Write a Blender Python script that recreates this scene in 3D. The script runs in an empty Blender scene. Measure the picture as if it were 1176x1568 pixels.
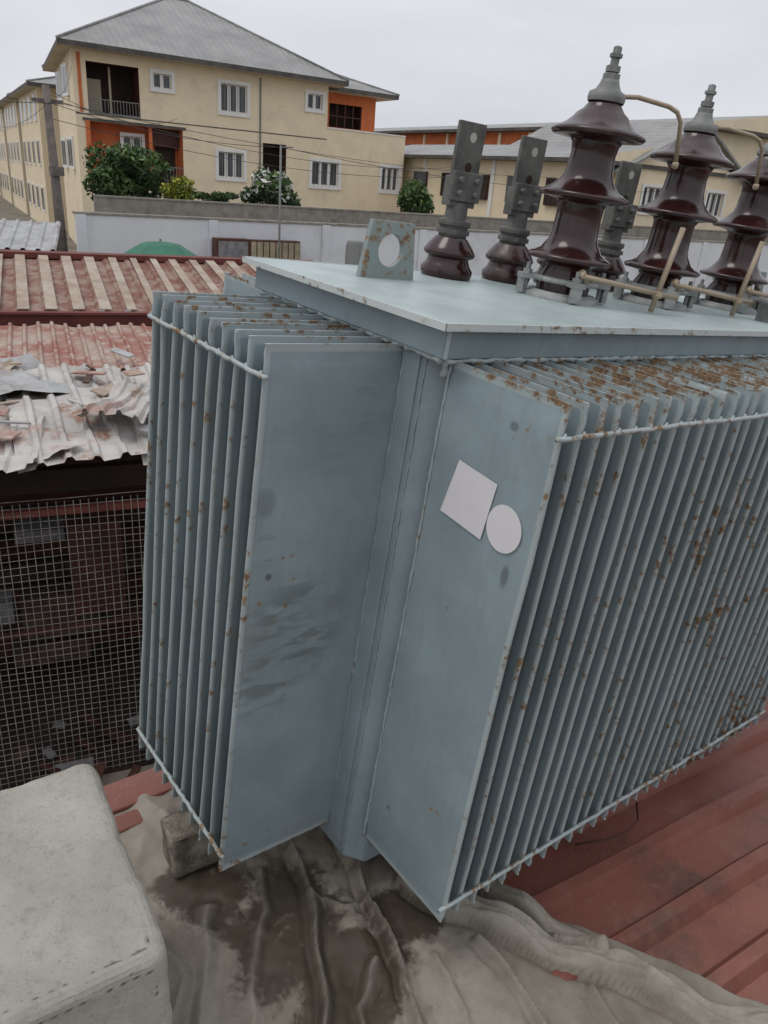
import bpy, math, random
from mathutils import Vector, Matrix, noise
random.seed(7)
R=math.radians
CZ=4.4
scene=bpy.context.scene

# ------------------------------------------------------------------ materials
class NT:
    def __init__(s,name):
        s.m=bpy.data.materials.new(name); s.m.use_nodes=True
        s.n=s.m.node_tree.nodes; s.l=s.m.node_tree.links
        s.b=s.n['Principled BSDF']; s.tc=s.n.new('ShaderNodeTexCoord')
    def noise(s,scale,detail=4,rough=.6,vec=None,stretch=None,dist=0):
        t=s.n.new('ShaderNodeTexNoise'); t.inputs['Scale'].default_value=scale
        t.inputs['Detail'].default_value=detail; t.inputs['Roughness'].default_value=rough
        t.inputs['Distortion'].default_value=dist
        src=vec or s.tc.outputs['Object']
        if stretch:
            mp=s.n.new('ShaderNodeMapping'); mp.inputs['Scale'].default_value=stretch[:3]
            if len(stretch)>3: mp.inputs['Rotation'].default_value=stretch[3]
            s.l.new(src,mp.inputs['Vector']); src=mp.outputs[0]
        s.l.new(src,t.inputs['Vector']); return t.outputs['Fac']
    def ramp(s,fac,a,b,inv=False):
        r=s.n.new('ShaderNodeMapRange'); r.interpolation_type='SMOOTHSTEP'
        r.inputs['From Min'].default_value=a; r.inputs['From Max'].default_value=b
        if inv: r.inputs['To Min'].default_value=1; r.inputs['To Max'].default_value=0
        s.l.new(fac,r.inputs['Value']); return r.outputs['Result']
    def math(s,op,a,b):
        m=s.n.new('ShaderNodeMath'); m.operation=op
        for i,v in enumerate((a,b)):
            if isinstance(v,(int,float)): m.inputs[i].default_value=v
            else: s.l.new(v,m.inputs[i])
        return m.outputs[0]
    def mix(s,fac,a,b,mode='MIX'):
        m=s.n.new('ShaderNodeMix'); m.data_type='RGBA'; m.blend_type=mode
        for i,v in ((0,fac),(6,a),(7,b)):
            if isinstance(v,(int,float)): m.inputs[i].default_value=v
            elif isinstance(v,tuple): m.inputs[i].default_value=(*v[:3],1)
            else: s.l.new(v,m.inputs[i])
        return m.outputs[2]
    def sphere(s,c,r,scale=(1,1,1),inner=.35):
        mp=s.n.new('ShaderNodeMapping'); mp.vector_type='POINT'
        mp.inputs['Location'].default_value=tuple(-c[i]*scale[i] for i in range(3))
        mp.inputs['Scale'].default_value=scale
        s.l.new(s.tc.outputs['Object'],mp.inputs['Vector'])
        v=s.n.new('ShaderNodeVectorMath'); v.operation='LENGTH'
        s.l.new(mp.outputs[0],v.inputs[0])
        return s.ramp(v.outputs['Value'],r*inner,r,inv=True)
    def attr(s,name):
        a=s.n.new('ShaderNodeAttribute'); a.attribute_name=name; return a.outputs['Fac']
    def bump(s,h,strength=.2,dist=.01):
        b=s.n.new('ShaderNodeBump'); b.inputs['Strength'].default_value=strength
        b.inputs['Distance'].default_value=dist
        s.l.new(h,b.inputs['Height']); s.l.new(b.outputs[0],s.b.inputs['Normal'])
    def fin(s,col,rough=.6,metal=0,spec=.5):
        if isinstance(col,tuple): s.b.inputs['Base Color'].default_value=(*col,1)
        else: s.l.new(col,s.b.inputs['Base Color'])
        if isinstance(rough,(int,float)): s.b.inputs['Roughness'].default_value=rough
        else: s.l.new(rough,s.b.inputs['Roughness'])
        s.b.inputs['Metallic'].default_value=metal
        s.b.inputs['Specular IOR Level'].default_value=spec
        return s.m
def sc(c,k): return tuple(min(1,x*k) for x in c)
def simple(name,col,rough=.7,var=.25,scale=3,metal=0,bump=.15,bscale=60,bd=.004,spec=.3,dirt=None,dscale=1.2,dth=(.5,.7)):
    t=NT(name)
    n1=t.noise(scale,5,.65)
    c=t.mix(t.ramp(n1,.3,.7),sc(col,1-var),sc(col,1+var*.6))
    if dirt:
        n2=t.noise(dscale,6,.7,dist=.4)
        c=t.mix(t.math('MULTIPLY',t.ramp(n2,*dth),.8),c,dirt)
    if bump: t.bump(t.noise(bscale,3,.6),bump,bd)
    return t.fin(c,rough,metal,spec)

RUST=(.13,.058,.025); RUST2=(.27,.16,.07)
LO=Vector((1.7,1.3,-1.5))   # transformer local origin
def loc(a,b,u): return (a-LO[0],b-LO[1],u-LO[2])
def paint(name,base=(.250,.316,.338),edgew=.17,smudge=False,rust=.60,worn=.55,wcol=(.42,.465,.455)):
    t=NT(name)
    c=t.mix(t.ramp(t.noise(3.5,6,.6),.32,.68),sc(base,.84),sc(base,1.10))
    st=t.noise(9,5,.6,stretch=(6,6,.7))
    c=t.mix(t.math('MULTIPLY',t.ramp(st,.5,.8),.38),c,sc(base,.68))
    ds=t.noise(5,7,.7,dist=.6)
    c=t.mix(t.math('MULTIPLY',t.ramp(ds,.52,.72),.30),c,(.34,.35,.33))
    ds2=t.noise(2.2,8,.72,dist=.8)
    c=t.mix(t.math('MULTIPLY',t.ramp(ds2,.52,.66),.28),c,sc(base,.66))
    if smudge:
        for (cc,rr,scl,rot,k) in ((loc(.79,1.104,-.86),.15,(1,1,.85),.5,.66),(loc(.72,1.104,-.99),.10,(1,1,1),.5,.55),(loc(.70,1.104,-.66),.035,(1,1,.8),.2,.5),(loc(.86,1.104,-.36),.12,(1,1,.5),.2,.16)):
            spv=t.sphere(cc,rr,scl)
            n=t.noise(30,3,.55,stretch=(.32,1,1.2,(0,rot,0)),dist=.5)
            c=t.mix(t.math('MULTIPLY',t.math('MULTIPLY',t.ramp(n,.46,.62),spv),k),c,(.10,.125,.12))
        # soft dusty hand-wiped area and a few solid marks
        c=t.mix(t.math('MULTIPLY',t.math('MULTIPLY',t.sphere(loc(.78,1.104,-.88),.22,(1,1,.8)),t.ramp(t.noise(8,5,.6),.35,.6)),.32),c,(.14,.16,.155))
        for (cc,rr,scl,k) in ((loc(.713,1.104,-.718),.010,(1,1,1),.8),(loc(.98,.813,-.334),.013,(1,1,1.2),.6),(loc(.98,.762,-.597),.022,(1,1.9,.8),.6),(loc(.69,1.104,-.56),.03,(1,1,.8),.35),(loc(.98,.93,-1.28),.008,(1,1,1),.6)):
            c=t.mix(t.math('MULTIPLY',t.sphere(cc,rr,scl,.5),k),c,(.075,.085,.085))
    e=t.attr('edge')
    g=t.attr('gap_shade'); c=t.mix(t.math('MULTIPLY',g,.78),c,sc(base,.30))  # shade between the fins painted into the colour, darker towards the root
    c=t.mix(t.math('MULTIPLY',t.ramp(e,.12,.42),worn),c,wcol)
    rn=t.noise(42,5,.65)
    rl=t.noise(4.5,3,.5)
    v=t.math('ADD',rn,t.math('MULTIPLY',e,edgew))
    v=t.math('ADD',v,t.math('MULTIPLY',t.math('SUBTRACT',rl,.5),.42))
    if smudge:
        v=t.math('ADD',v,t.math('MULTIPLY',t.sphere(loc(1.95,.715,-.85),.030,(.06,.4,1.6)),.16))
        v=t.math('ADD',v,t.math('MULTIPLY',t.sphere(loc(2.25,.715,-1.3),.20,(.6,.4,1)),.09))
        v=t.math('ADD',v,t.math('MULTIPLY',t.sphere(loc(1.6,.85,-.265),.06,(.1,.3,1)),.07))
    rf=t.ramp(v,rust+.09,rust+.17)
    rc=t.mix(t.ramp(t.noise(100,3),.35,.65),RUST,RUST2)
    # stain halo around rust
    c=t.mix(t.math('MULTIPLY',t.ramp(v,rust+.02,rust+.13),.35),c,(.25,.20,.12))
    c=t.mix(t.math('MULTIPLY',rf,.88),c,rc)
    t.bump(t.math('ADD',t.noise(90,4),t.math('MULTIPLY',rf,.5)),.12,.002)
    ro=t.math('ADD',.45,t.math('MULTIPLY',rf,.4))
    return t.fin(c,ro,0,.4)
M={}
M['paint']=paint('transformer_paint',rust=.64)
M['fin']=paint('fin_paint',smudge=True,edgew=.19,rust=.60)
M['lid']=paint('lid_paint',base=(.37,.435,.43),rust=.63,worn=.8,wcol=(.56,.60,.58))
M['weld']=paint('weld_paint',base=(.27,.33,.345),rust=.575,edgew=.14)
M['lugp']=paint('lug_paint',base=(.23,.28,.27),rust=.56,edgew=.14,worn=.15)
M['galv']=simple('galvanised_metal',(.20,.205,.195),.6,.3,20,.15,.2,80,.002)
M['clamp']=simple('clamp_casting',(.29,.30,.29),.6,.3,20,.1,.2,80,.002)
M['lvm']=simple('tarnished_terminal',(.135,.132,.122),.55,.35,18,.25,.2,80,.002)
t=NT('brown_porcelain'); c=t.mix(t.ramp(t.noise(14,5),.4,.7),(.024,.0075,.0075),(.042,.013,.012))
dust=t.math('MULTIPLY',t.ramp(t.noise(9,7,.7),.5,.72),.30)
c=t.mix(dust,c,(.14,.11,.095))
M['porc']=t.fin(c,t.math('ADD',.18,dust),0,.55)
t=NT('brass_rod'); c=t.mix(t.noise(40,4),(.27,.21,.14),(.42,.34,.25)); M['brass']=t.fin(c,.5,.3)
M['white']=simple('sticker_white',(.66,.64,.65),.5,.05,6,0,.05)
M['cream']=simple('cream_wall',(.78,.66,.47),.85,.07,1.2,0,.1,30,.01,dirt=(.50,.42,.30),dscale=.35,dth=(.54,.80))
M['orange']=simple('orange_wall',(.55,.16,.06),.8,.15,1.5)
M['winwhite']=simple('window_trim_white',(.74,.73,.70),.6,.06,2,0,.03)
t=NT('longspan_roof_grey'); w=t.n.new('ShaderNodeTexWave'); w.inputs['Scale'].default_value=.9; w.wave_type='BANDS'; w.bands_direction='X'
t.l.new(t.tc.outputs['Object'],w.inputs['Vector'])
c=t.mix(t.ramp(t.noise(.7,6),.3,.7),(.20,.195,.19),(.29,.285,.275)); c=t.mix(t.math('MULTIPLY',t.ramp(w.outputs['Fac'],.8,1),.25),c,(.12,.12,.12))
t.bump(w.outputs['Fac'],.5,.05); M['roof']=t.fin(c,.5,.1)
M['fascia']=simple('fascia_brown',(.10,.09,.08),.7,.3,2)
M['soffit']=simple('soffit',(.5,.43,.32),.8,.1,2)
t=NT('dark_glass'); M['glass']=t.fin(t.mix(t.noise(1.5,3),(.04,.045,.05),(.12,.13,.14)),.15,0,.5)
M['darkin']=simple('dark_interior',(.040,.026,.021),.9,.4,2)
M['brownwood']=simple('brown_frame',(.085,.035,.025),.6,.3,4)
M['whitewall']=simple('white_painted_block',(.66,.67,.69),.9,.06,.8,0,.15,25,.01,dirt=(.38,.37,.35),dscale=.45,dth=(.52,.78))
M['conc']=simple('concrete_grey',(.28,.255,.215),.9,.22,3,0,.3,40,.01,dirt=(.15,.135,.11),dscale=2)
M['ground']=simple('ground_dust',(.20,.175,.14),.95,.25,.6,0,.3,20,.02,dirt=(.10,.09,.075),dscale=.3)
M['pole']=simple('pole_weathered',(.16,.14,.125),.9,.3,6)
M['wire']=simple('wire_black',(.05,.05,.05),.6,.1,2,0,0)
M['green']=simple('umbrella_green',(.035,.15,.095),.6,.2,3)
M['greyroof']=simple('zinc_sheet',(.36,.36,.36),.5,.25,2,.1,.1,30,.01,dirt=(.18,.12,.085),dscale=1.5)
M['tarnish']=simple('bright_hole_metal',(.45,.42,.38),.5,.1)

# ------------------------------------------------------------------ mesh builder
class MB:
    def __init__(s): s.v=[];s.f=[];s.m=[];s.e=[];s.sm=[];s.g={}
    def add(s,vs,fs,m=0,e=None,smooth=False,g=None):
        o=len(s.v); s.v+= [tuple(v) for v in vs]; s.e+= (e if e else [0]*len(vs))
        if g:
            for i,x in enumerate(g): s.g[o+i]=x
        for f in fs: s.f.append([i+o for i in f]); s.m.append(m); s.sm.append(smooth)
    def box(s,x0,x1,y0,y1,z0,z1,m=0,e=0):
        vs=[(x,y,z) for z in (z0,z1) for y in (y0,y1) for x in (x0,x1)]
        s.add(vs,[(0,2,3,1),(4,5,7,6),(0,1,5,4),(2,6,7,3),(0,4,6,2),(1,3,7,5)],m,[e]*8)
    def obox(s,c,ax,ay,az,m=0,e=0):
        c=Vector(c);ax=Vector(ax);ay=Vector(ay);az=Vector(az)
        vs=[c+ax*i+ay*j+az*k for k in (-1,1) for j in (-1,1) for i in (-1,1)]
        s.add(vs,[(0,2,3,1),(4,5,7,6),(0,1,5,4),(2,6,7,3),(0,4,6,2),(1,3,7,5)],m,[e]*8)
    def tube(s,pts,r,m=0,seg=8,e=0,cap=True):
        pts=[Vector(p) for p in pts]; n=len(pts); rs=r if isinstance(r,list) else [r]*n
        vs=[];fs=[]
        for i,p in enumerate(pts):
            d=(pts[min(i+1,n-1)]-pts[max(i-1,0)]).normalized()
            ref=Vector((0,0,1)) if abs(d.z)<.95 else Vector((1,0,0))
            a=d.cross(ref).normalized(); b=d.cross(a)
            for k in range(seg):
                t=2*math.pi*k/seg; vs.append(p+(a*math.cos(t)+b*math.sin(t))*rs[i])
        for i in range(n-1):
            for k in range(seg):
                k2=(k+1)%seg; fs.append((i*seg+k,(i+1)*seg+k,(i+1)*seg+k2,i*seg+k2))
        if cap: fs.append(tuple(range(seg))); fs.append(tuple((n-1)*seg+k for k in reversed(range(seg))))
        s.add(vs,fs,m,[e]*len(vs),True)
    def lathe(s,c,prof,m=0,seg=40):
        c=Vector(c);vs=[];fs=[];n=len(prof)
        for r,h in prof:
            for k in range(seg):
                t=2*math.pi*k/seg; vs.append(c+Vector((r*math.cos(t),r*math.sin(t),h)))
        for i in range(n-1):
            for k in range(seg):
                k2=(k+1)%seg; fs.append((i*seg+k,i*seg+k2,(i+1)*seg+k2,(i+1)*seg+k))
        fs.append(tuple((n-1)*seg+k for k in range(seg)))
        s.add(vs,fs,m,None,seg>8)
    def obj(s,name,mats,parent=None,bevel=0,seg=2,autos=True):
        me=bpy.data.meshes.new(name); me.from_pydata(s.v,[],s.f); me.update()
        for mt in mats: me.materials.append(M[mt] if isinstance(mt,str) else mt)
        me.polygons.foreach_set('material_index',s.m); me.polygons.foreach_set('use_smooth',s.sm)
        at=me.attributes.new('edge','FLOAT','POINT'); at.data.foreach_set('value',[float(x) for x in s.e])
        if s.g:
            at=me.attributes.new('gap_shade','FLOAT','POINT'); at.data.foreach_set('value',[float(s.g.get(i,0)) for i in range(len(s.v))])
        ob=bpy.data.objects.new(name,me); scene.collection.objects.link(ob)
        if parent: ob.parent=parent
        if bevel:
            b=ob.modifiers.new('bev','BEVEL'); b.width=bevel; b.segments=seg; b.limit_method='ANGLE'; b.angle_limit=R(40)
        return ob
def empty(name,locn=(0,0,0),rotz=0,matrix=None):
    e=bpy.data.objects.new(name,None); scene.collection.objects.link(e)
    if matrix is not None: e.matrix_world=matrix
    else: e.location=locn; e.rotation_euler=(0,0,rotz)
    return e

# ------------------------------------------------------------------ camera
p=math.asin(.3939); th=math.asin(.0778)
back=Vector((0,-math.cos(p),math.sin(p))); up0=Vector((0,math.sin(p),math.cos(p))); r0=Vector((1,0,0))
rv=r0*math.cos(th)+up0*math.sin(th); uv=-r0*math.sin(th)+up0*math.cos(th)
cam=bpy.data.cameras.new('camera'); co=bpy.data.objects.new('camera',cam); scene.collection.objects.link(co)
mw=Matrix.Identity(4)
for i in range(3): mw[i][0]=rv[i]; mw[i][1]=uv[i]; mw[i][2]=back[i]
mw[2][3]=CZ; co.matrix_world=mw
cam.sensor_fit='HORIZONTAL'; cam.sensor_width=36; cam.lens=1170/1176*36; cam.clip_start=.05; cam.clip_end=2000
scene.camera=co
scene.view_settings.view_transform='Standard'; scene.view_settings.look='None'; scene.view_settings.exposure=0

# ------------------------------------------------------------------ world / light (overcast)
w=bpy.data.worlds.new("World"); scene.world=w; w.use_nodes=True
nt=w.node_tree; bg=nt.nodes['Background']
sky=nt.nodes.new('ShaderNodeTexSky'); sky.sky_type='NISHITA'; sky.sun_disc=False
SE,SR=66,250
sky.sun_elevation=R(SE); sky.sun_rotation=R(SR); sky.dust_density=4; sky.air_density=1
tc=nt.nodes.new('ShaderNodeTexCoord'); mp=nt.nodes.new('ShaderNodeMapping'); mp.inputs['Scale'].default_value=(1,1,3.5)
nz=nt.nodes.new('ShaderNodeTexNoise'); nz.inputs['Scale'].default_value=2.2; nz.inputs['Detail'].default_value=7; nz.inputs['Roughness'].default_value=.5
nt.links.new(tc.outputs['Generated'],mp.inputs[0]); nt.links.new(mp.outputs[0],nz.inputs['Vector'])
rp=nt.nodes.new('ShaderNodeValToRGB'); rp.color_ramp.elements[0].position=.3; rp.color_ramp.elements[1].position=.72
rp.color_ramp.elements[0].color=(6.5,6.75,7.4,1); rp.color_ramp.elements[1].color=(8.5,8.6,8.9,1)
nt.links.new(nz.outputs['Fac'],rp.inputs[0])
sx=nt.nodes.new('ShaderNodeSeparateXYZ'); nt.links.new(tc.outputs['Generated'],sx.inputs[0])
mr=nt.nodes.new('ShaderNodeMapRange'); mr.inputs['From Min'].default_value=.35; mr.inputs['From Max'].default_value=1; mr.inputs['To Min'].default_value=1; mr.inputs['To Max'].default_value=1.6
nt.links.new(sx.outputs['Z'],mr.inputs['Value'])
vm=nt.nodes.new('ShaderNodeVectorMath'); vm.operation='SCALE'; nt.links.new(rp.outputs[0],vm.inputs[0]); nt.links.new(mr.outputs[0],vm.inputs['Scale'])
mx=nt.nodes.new('ShaderNodeMix'); mx.data_type='RGBA'; mx.inputs[0].default_value=.9
nt.links.new(sky.outputs[0],mx.inputs[6]); nt.links.new(vm.outputs[0],mx.inputs[7]); nt.links.new(mx.outputs[2],bg.inputs[0])
bg.inputs['Strength'].default_value=.1
sl=bpy.data.lights.new('sun','SUN'); so=bpy.data.objects.new('sun',sl); scene.collection.objects.link(so)
sl.energy=.8; sl.angle=R(25); sl.color=(1,.96,.9)
az=R(SR); sd=Vector((math.sin(az)*math.cos(R(SE)),math.cos(az)*math.cos(R(SE)),math.sin(R(SE))))
so.rotation_euler=sd.to_track_quat('Z','Y').to_euler()

# ------------------------------------------------------------------ transformer
A=(rv*.7795+uv*.1329+back*-.6121).normalized()
U=(rv*.1514+uv*.9111+back*.3833)
U=(U-A*U.dot(A)).normalized(); B=U.cross(A).normalized()
TM=Matrix.Identity(4)
org=Vector((0,0,CZ))+A*LO[0]+B*LO[1]+U*LO[2]
for i in range(3): TM[i][0]=A[i];TM[i][1]=B[i];TM[i][2]=U[i];TM[i][3]=org[i]
TR=empty('electrical_transformer',matrix=TM)
class TB(MB):
    def obj(s,*a,**k):
        s.v=[(x-LO[0],y-LO[1],z-LO[2]) for x,y,z in s.v]
        return MB.obj(s,*a,parent=TR,**k)
def prism(mb,poly,z0,z1,m=0):
    n=len(poly); vs=[(x,y,z0) for x,y in poly]+[(x,y,z1) for x,y in poly]
    fs=[(i,(i+1)%n,(i+1)%n+n,i+n) for i in range(n)]+[tuple(range(n-1,-1,-1)),tuple(range(n,2*n))]
    mb.add(vs,fs,m)
tk=TB()
c=.045
a0,a1,b0,b1=.967,2.75,.992,1.64
prism(tk,[(a0+c*.8,b0),(a1-c,b0),(a1,b0+c),(a1,b1-c),(a1-c,b1),(a0+c,b1),(a0,b1-c),(a0,b0+c)],-1.525,-.21)
tk.obj('tank',['paint'],bevel=.006)
sp=TB(); sp.box(.9625,.968,1.055,1.10,-1.49,-.27,0,0); sp.obj('seam_plate',['paint'],bevel=.002)
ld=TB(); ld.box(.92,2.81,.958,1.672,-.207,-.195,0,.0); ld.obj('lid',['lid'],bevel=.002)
ed=TB()
for (x0,x1,y0,y1) in ((.919,2.811,.9560,.9605),(.9180,.9225,.9560,1.6740),(.919,2.811,1.6695,1.6740)):
    ed.box(x0,x1,y0,y1,-.2072,-.1938,0,.75)
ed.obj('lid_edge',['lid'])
fl=TB(); fl.box(.945,2.79,.978,1.655,-.262,-.2075,0,0)
fl.box(.945,.953,.971,.9779,-.262,-.208,0,.5)
fl.obj('flange',['paint'],bevel=.003)
wd=TB()
def bead(p0,p1,r=.005,step=.012,e=.45):
    p0=Vector(p0);p1=Vector(p1);n=max(2,int((p1-p0).length/step)); pts=[];rs=[]
    for i in range(n+1):
        q=p0.lerp(p1,i/n)+Vector([random.uniform(-1,1)*r*.35 for _ in range(3)]); pts.append(q); rs.append(r*random.uniform(.65,1.3))
    wd.tube(pts,rs,0,7,e)
bead((.96,.984,-.266),(2.75,.984,-.266),.006,.012,.6); bead((.956,.99,-.266),(.956,1.64,-.266),.007,.012,.6)
bead((.9655,1.04,-.27),(.9655,1.04,-1.51),.0025,.01,.1); bead((1.0,.9905,-.27),(1.0,.9905,-1.51),.0025,.01,.1)
bead((.962,.986,-.262),(.976,.997,-.30),.006,.008,1); bead((.945,.974,-.210),(2.78,.975,-.210),.003)
bead((.942,.976,-.210),(.942,1.65,-.210),.003)
bead((.966,1.1035,-.27),(.966,1.1035,-1.47),.003,.012,.3); bead((.980,.9905,-.27),(.980,.9905,-1.42),.003,.012,.3)
wd.obj('weld_beads',['weld'])
def fin(mb,o,dd,nd,D,ut,ub,H=.0065,first=False):
    o=Vector(o);dd=Vector(dd);nd=Vector(nd)
    gk=0 if first else 1  # outer plate of a bank gets no painted gap shade
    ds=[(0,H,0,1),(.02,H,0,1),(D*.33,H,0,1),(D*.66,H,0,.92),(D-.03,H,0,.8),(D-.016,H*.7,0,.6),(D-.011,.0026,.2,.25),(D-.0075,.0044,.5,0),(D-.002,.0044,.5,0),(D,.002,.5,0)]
    L=ut-ub
    us=[(0,.0018,1),(.005,.0020,.8),(.018,.0022,.0),(.034,.0042,0),(.055,H,0)]
    us+=[(L*k,H,0) for k in (.12,.25,.4,.55,.7,.85)]
    us+=[(L-.055,H,0),(L-.034,.0042,0),(L-.018,.0022,0),(L-.005,.0020,.5),(L,.0018,.6)]
    wob=[Vector((random.uniform(-1,1),random.uniform(-1,1),0))*.0016 for _ in us]
    nu=len(us); n2=len(ds); keep=None
    for sgn in (-1,1):
        vs=[];es=[];fs=[];gs=[]
        for i,(uu,hu,eu) in enumerate(us):
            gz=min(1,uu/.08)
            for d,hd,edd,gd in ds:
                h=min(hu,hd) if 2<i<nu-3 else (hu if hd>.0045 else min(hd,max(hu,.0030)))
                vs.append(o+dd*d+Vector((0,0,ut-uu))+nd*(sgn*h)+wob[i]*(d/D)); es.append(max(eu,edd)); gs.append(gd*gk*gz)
        for i in range(nu-1):
            for j in range(n2-1):
                q=(i*n2+j,i*n2+j+1,(i+1)*n2+j+1,(i+1)*n2+j)
                fs.append(q if sgn>0 else q[::-1])
        mb.add(vs,fs,0,es,True,gs)
        if sgn<0: keep=list(vs)
        else:
            rim=[j for j in range(n2)]+[i*n2+n2-1 for i in range(1,nu)]+[(nu-1)*n2+j for j in range(n2-2,-1,-1)]
            rv_=[];re=[]
            for k in rim:
                rv_.append(keep[k]);rv_.append(vs[k]); re+=[es[k],es[k]]
            mb.add(rv_,[(2*k,2*k+1,2*k+3,2*k+2) for k in range(len(rim)-1)],0,re)
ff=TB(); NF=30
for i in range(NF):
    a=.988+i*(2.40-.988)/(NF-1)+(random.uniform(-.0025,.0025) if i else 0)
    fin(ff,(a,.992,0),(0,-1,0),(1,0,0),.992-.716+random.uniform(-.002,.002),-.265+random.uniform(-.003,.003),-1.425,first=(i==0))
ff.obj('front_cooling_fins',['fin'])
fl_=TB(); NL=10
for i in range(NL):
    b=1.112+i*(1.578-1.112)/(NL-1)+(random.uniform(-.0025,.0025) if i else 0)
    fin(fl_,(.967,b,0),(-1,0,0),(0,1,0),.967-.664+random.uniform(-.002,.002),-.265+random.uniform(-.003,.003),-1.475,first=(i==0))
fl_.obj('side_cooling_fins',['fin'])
fr=TB()
for i in range(28):
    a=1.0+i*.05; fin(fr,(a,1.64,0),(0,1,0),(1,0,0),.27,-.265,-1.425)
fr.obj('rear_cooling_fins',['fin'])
tb=TB()
def rod(p0,p1,r=.0048,m=0,e=.9):
    p0=Vector(p0);p1=Vector(p1); n=40
    tb.tube([p0.lerp(p1,i/n)+Vector([random.uniform(-1,1)*.0013 for _ in range(3)]) for i in range(n+1)],r,m,8,e)
rod((.965,.711,-.322),(2.41,.711,-.322)); rod((.965,.711,-1.372),(2.41,.711,-1.372))
rod((.659,1.09,-.320),(.659,1.582,-.320)); rod((.659,1.09,-1.411),(.659,1.582,-1.411))
# weld dabs where the bars meet each fin
for i in range(NF):
    a=.988+i*(2.40-.988)/(NF-1)
    for u in (-.322,-1.372): tb.tube([(a-.006,.7135,u-.004),(a,.7125,u+.006),(a+.006,.7135,u-.004)],.0032,0,6,1)
for i in range(NL):
    b=1.112+i*(1.578-1.112)/(NL-1)
    for u in (-.320,-1.411): tb.tube([(.6615,b-.006,u-.004),(.6605,b,u+.006),(.6615,b+.006,u-.004)],.0032,0,6,1)
tb.obj('fin_tie_bars',['weld'])
st=TB()
st.add([(.9790,.921,-.433),(.9790,.820,-.443),(.9790,.832,-.556),(.9790,.945,-.545)],[(0,1,2,3)])
n=40; st.add([(.9790,.785+.041*math.cos(2*math.pi*k/n),-.5135+.044*math.sin(2*math.pi*k/n)) for k in range(n)],[tuple(range(n))])
st.obj('blank_stickers',['white'])
def lug(a,b):
    g=TB(); n=32; hw=.082;tw=.062;H=.128;z=-.195; hc=(a,z+.064); r=.037
    P=[(a-hw,z),(a+hw,z),(a+tw,z+H),(a-tw,z+H)]
    def rayhit(t):
        dx,dz=math.cos(t),math.sin(t); best=9
        for i in range(4):
            x1,z1=P[i];x2,z2=P[(i+1)%4]; ex,ez=x2-x1,z2-z1; den=dx*ez-dz*ex
            if abs(den)<1e-9: continue
            tt=((x1-hc[0])*ez-(z1-hc[1])*ex)/den; ss=((x1-hc[0])*dz-(z1-hc[1])*dx)/den
            if tt>0 and -1e-6<=ss<=1+1e-6: best=min(best,tt)
        return (hc[0]+dx*best,hc[1]+dz*best)
    angs=[2*math.pi*k/n for k in range(n)]+[math.atan2(pz-hc[1],px-hc[0])%(2*math.pi) for px,pz in P]
    angs.sort(); n=len(angs)
    inn=[(hc[0]+r*math.cos(t),hc[1]+r*math.sin(t)) for t in angs]; out=[rayhit(t) for t in angs]
    vs=[];es=[]
    for y in (b-.007,b+.007):
        for q in inn: vs.append((q[0],y,q[1])); es.append(.9)
        for q in out: vs.append((q[0],y,q[1])); es.append(.7)
    fs=[]
    for k in range(n):
        j=(k+1)%n
        fs+=[(k,j,n+j,n+k),(2*n+k,3*n+k,3*n+j,2*n+j),(k,2*n+k,2*n+j,j),(n+k,n+j,3*n+j,3*n+k)]
    g.add(vs,fs,0,es); g.obj('lifting_lug',['lugp'])
lug(1.188,1.47); lug(2.60,1.30)
def hv(a,b,k):
    g=TB(); z=-.195
    def shed(h,r):
        return [(.057,h-.022),(.064,h-.012),(.088,h-.007),(r-.005,h-.006),(r,h),(r-.002,h+.005),(r-.014,h+.011),(r-.030,h+.020),(.070,h+.032),(.062,h+.043)]
    prof=[(.066,.0),(.068,.03),(.068,.058)]+shed(.100,.108)+[(.058,.16),(.056,.20)]+shed(.248,.112)+[(.057,.31),(.054,.345)]+shed(.388,.114)+[(.050,.440),(.041,.452),(.036,.466)]
    g.lathe((a,b,z),prof,0,44)
    g.lathe((a,b,z),[(.043,.458),(.045,.466),(.043,.478),(.030,.485),(.023,.498),(.021,.506),(.012,.507)],1,24)
    g.lathe((a,b,z),[(.010,.50),(.010,.573),(.005,.576)],1,12)
    for (r_,h0,h1) in ((.020,.506,.519),(.017,.522,.535),(.015,.552,.560)): g.lathe((a,b,z),[(r_,h0),(r_,h1),(.008,h1+.001)],1,6)
    g.lathe((a,b,z),[(.098,.0),(.098,.012),(.085,.014),(.085,.018)],2,36)
    for q in range(4):
        t=q*math.pi/2+math.pi/4+.2; d=Vector((math.cos(t),math.sin(t),0)); s=Vector((-d.y,d.x,0)); cc=Vector((a,b,z))
        g.obox(cc+d*.094+Vector((0,0,.046)),d*.026,s*.020,Vector((0,0,.006)),2)
        g.obox(cc+d*.113+Vector((0,0,.026)),d*.006,s*.014,Vector((0,0,.022)),2)
        g.lathe(cc+d*.100,[(.006,.0),(.006,.078),(.002,.079)],2,8)
        g.lathe(cc+d*.100,[(.012,.052),(.012,.062),(.006,.063)],2,6)
    g.lathe((a,b,z),[(.074,.040),(.088,.041),(.088,.052),(.070,.054)],2,36)
    P=[(a,b,z+.472),(a+.08,b-.03,z+.484),(a+.17,b-.06,z+.480),(a+.195,b-.07,z+.472),(a+.212,b-.076,z+.452),(a+.228,b-.082,z+.36)]
    g.tube(P,.0055,3,10); g.lathe((P[-1][0],P[-1][1],P[-1][2]-.012),[(.004,0),(.0085,.004),(.0085,.014),(.004,.018)],3,10)
    g.obj('hv_bushing',['porc','galv','clamp','brass'])
for k,a in enumerate((1.655,2.08,2.50)): hv(a,1.317,k)
ah=TB()
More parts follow.
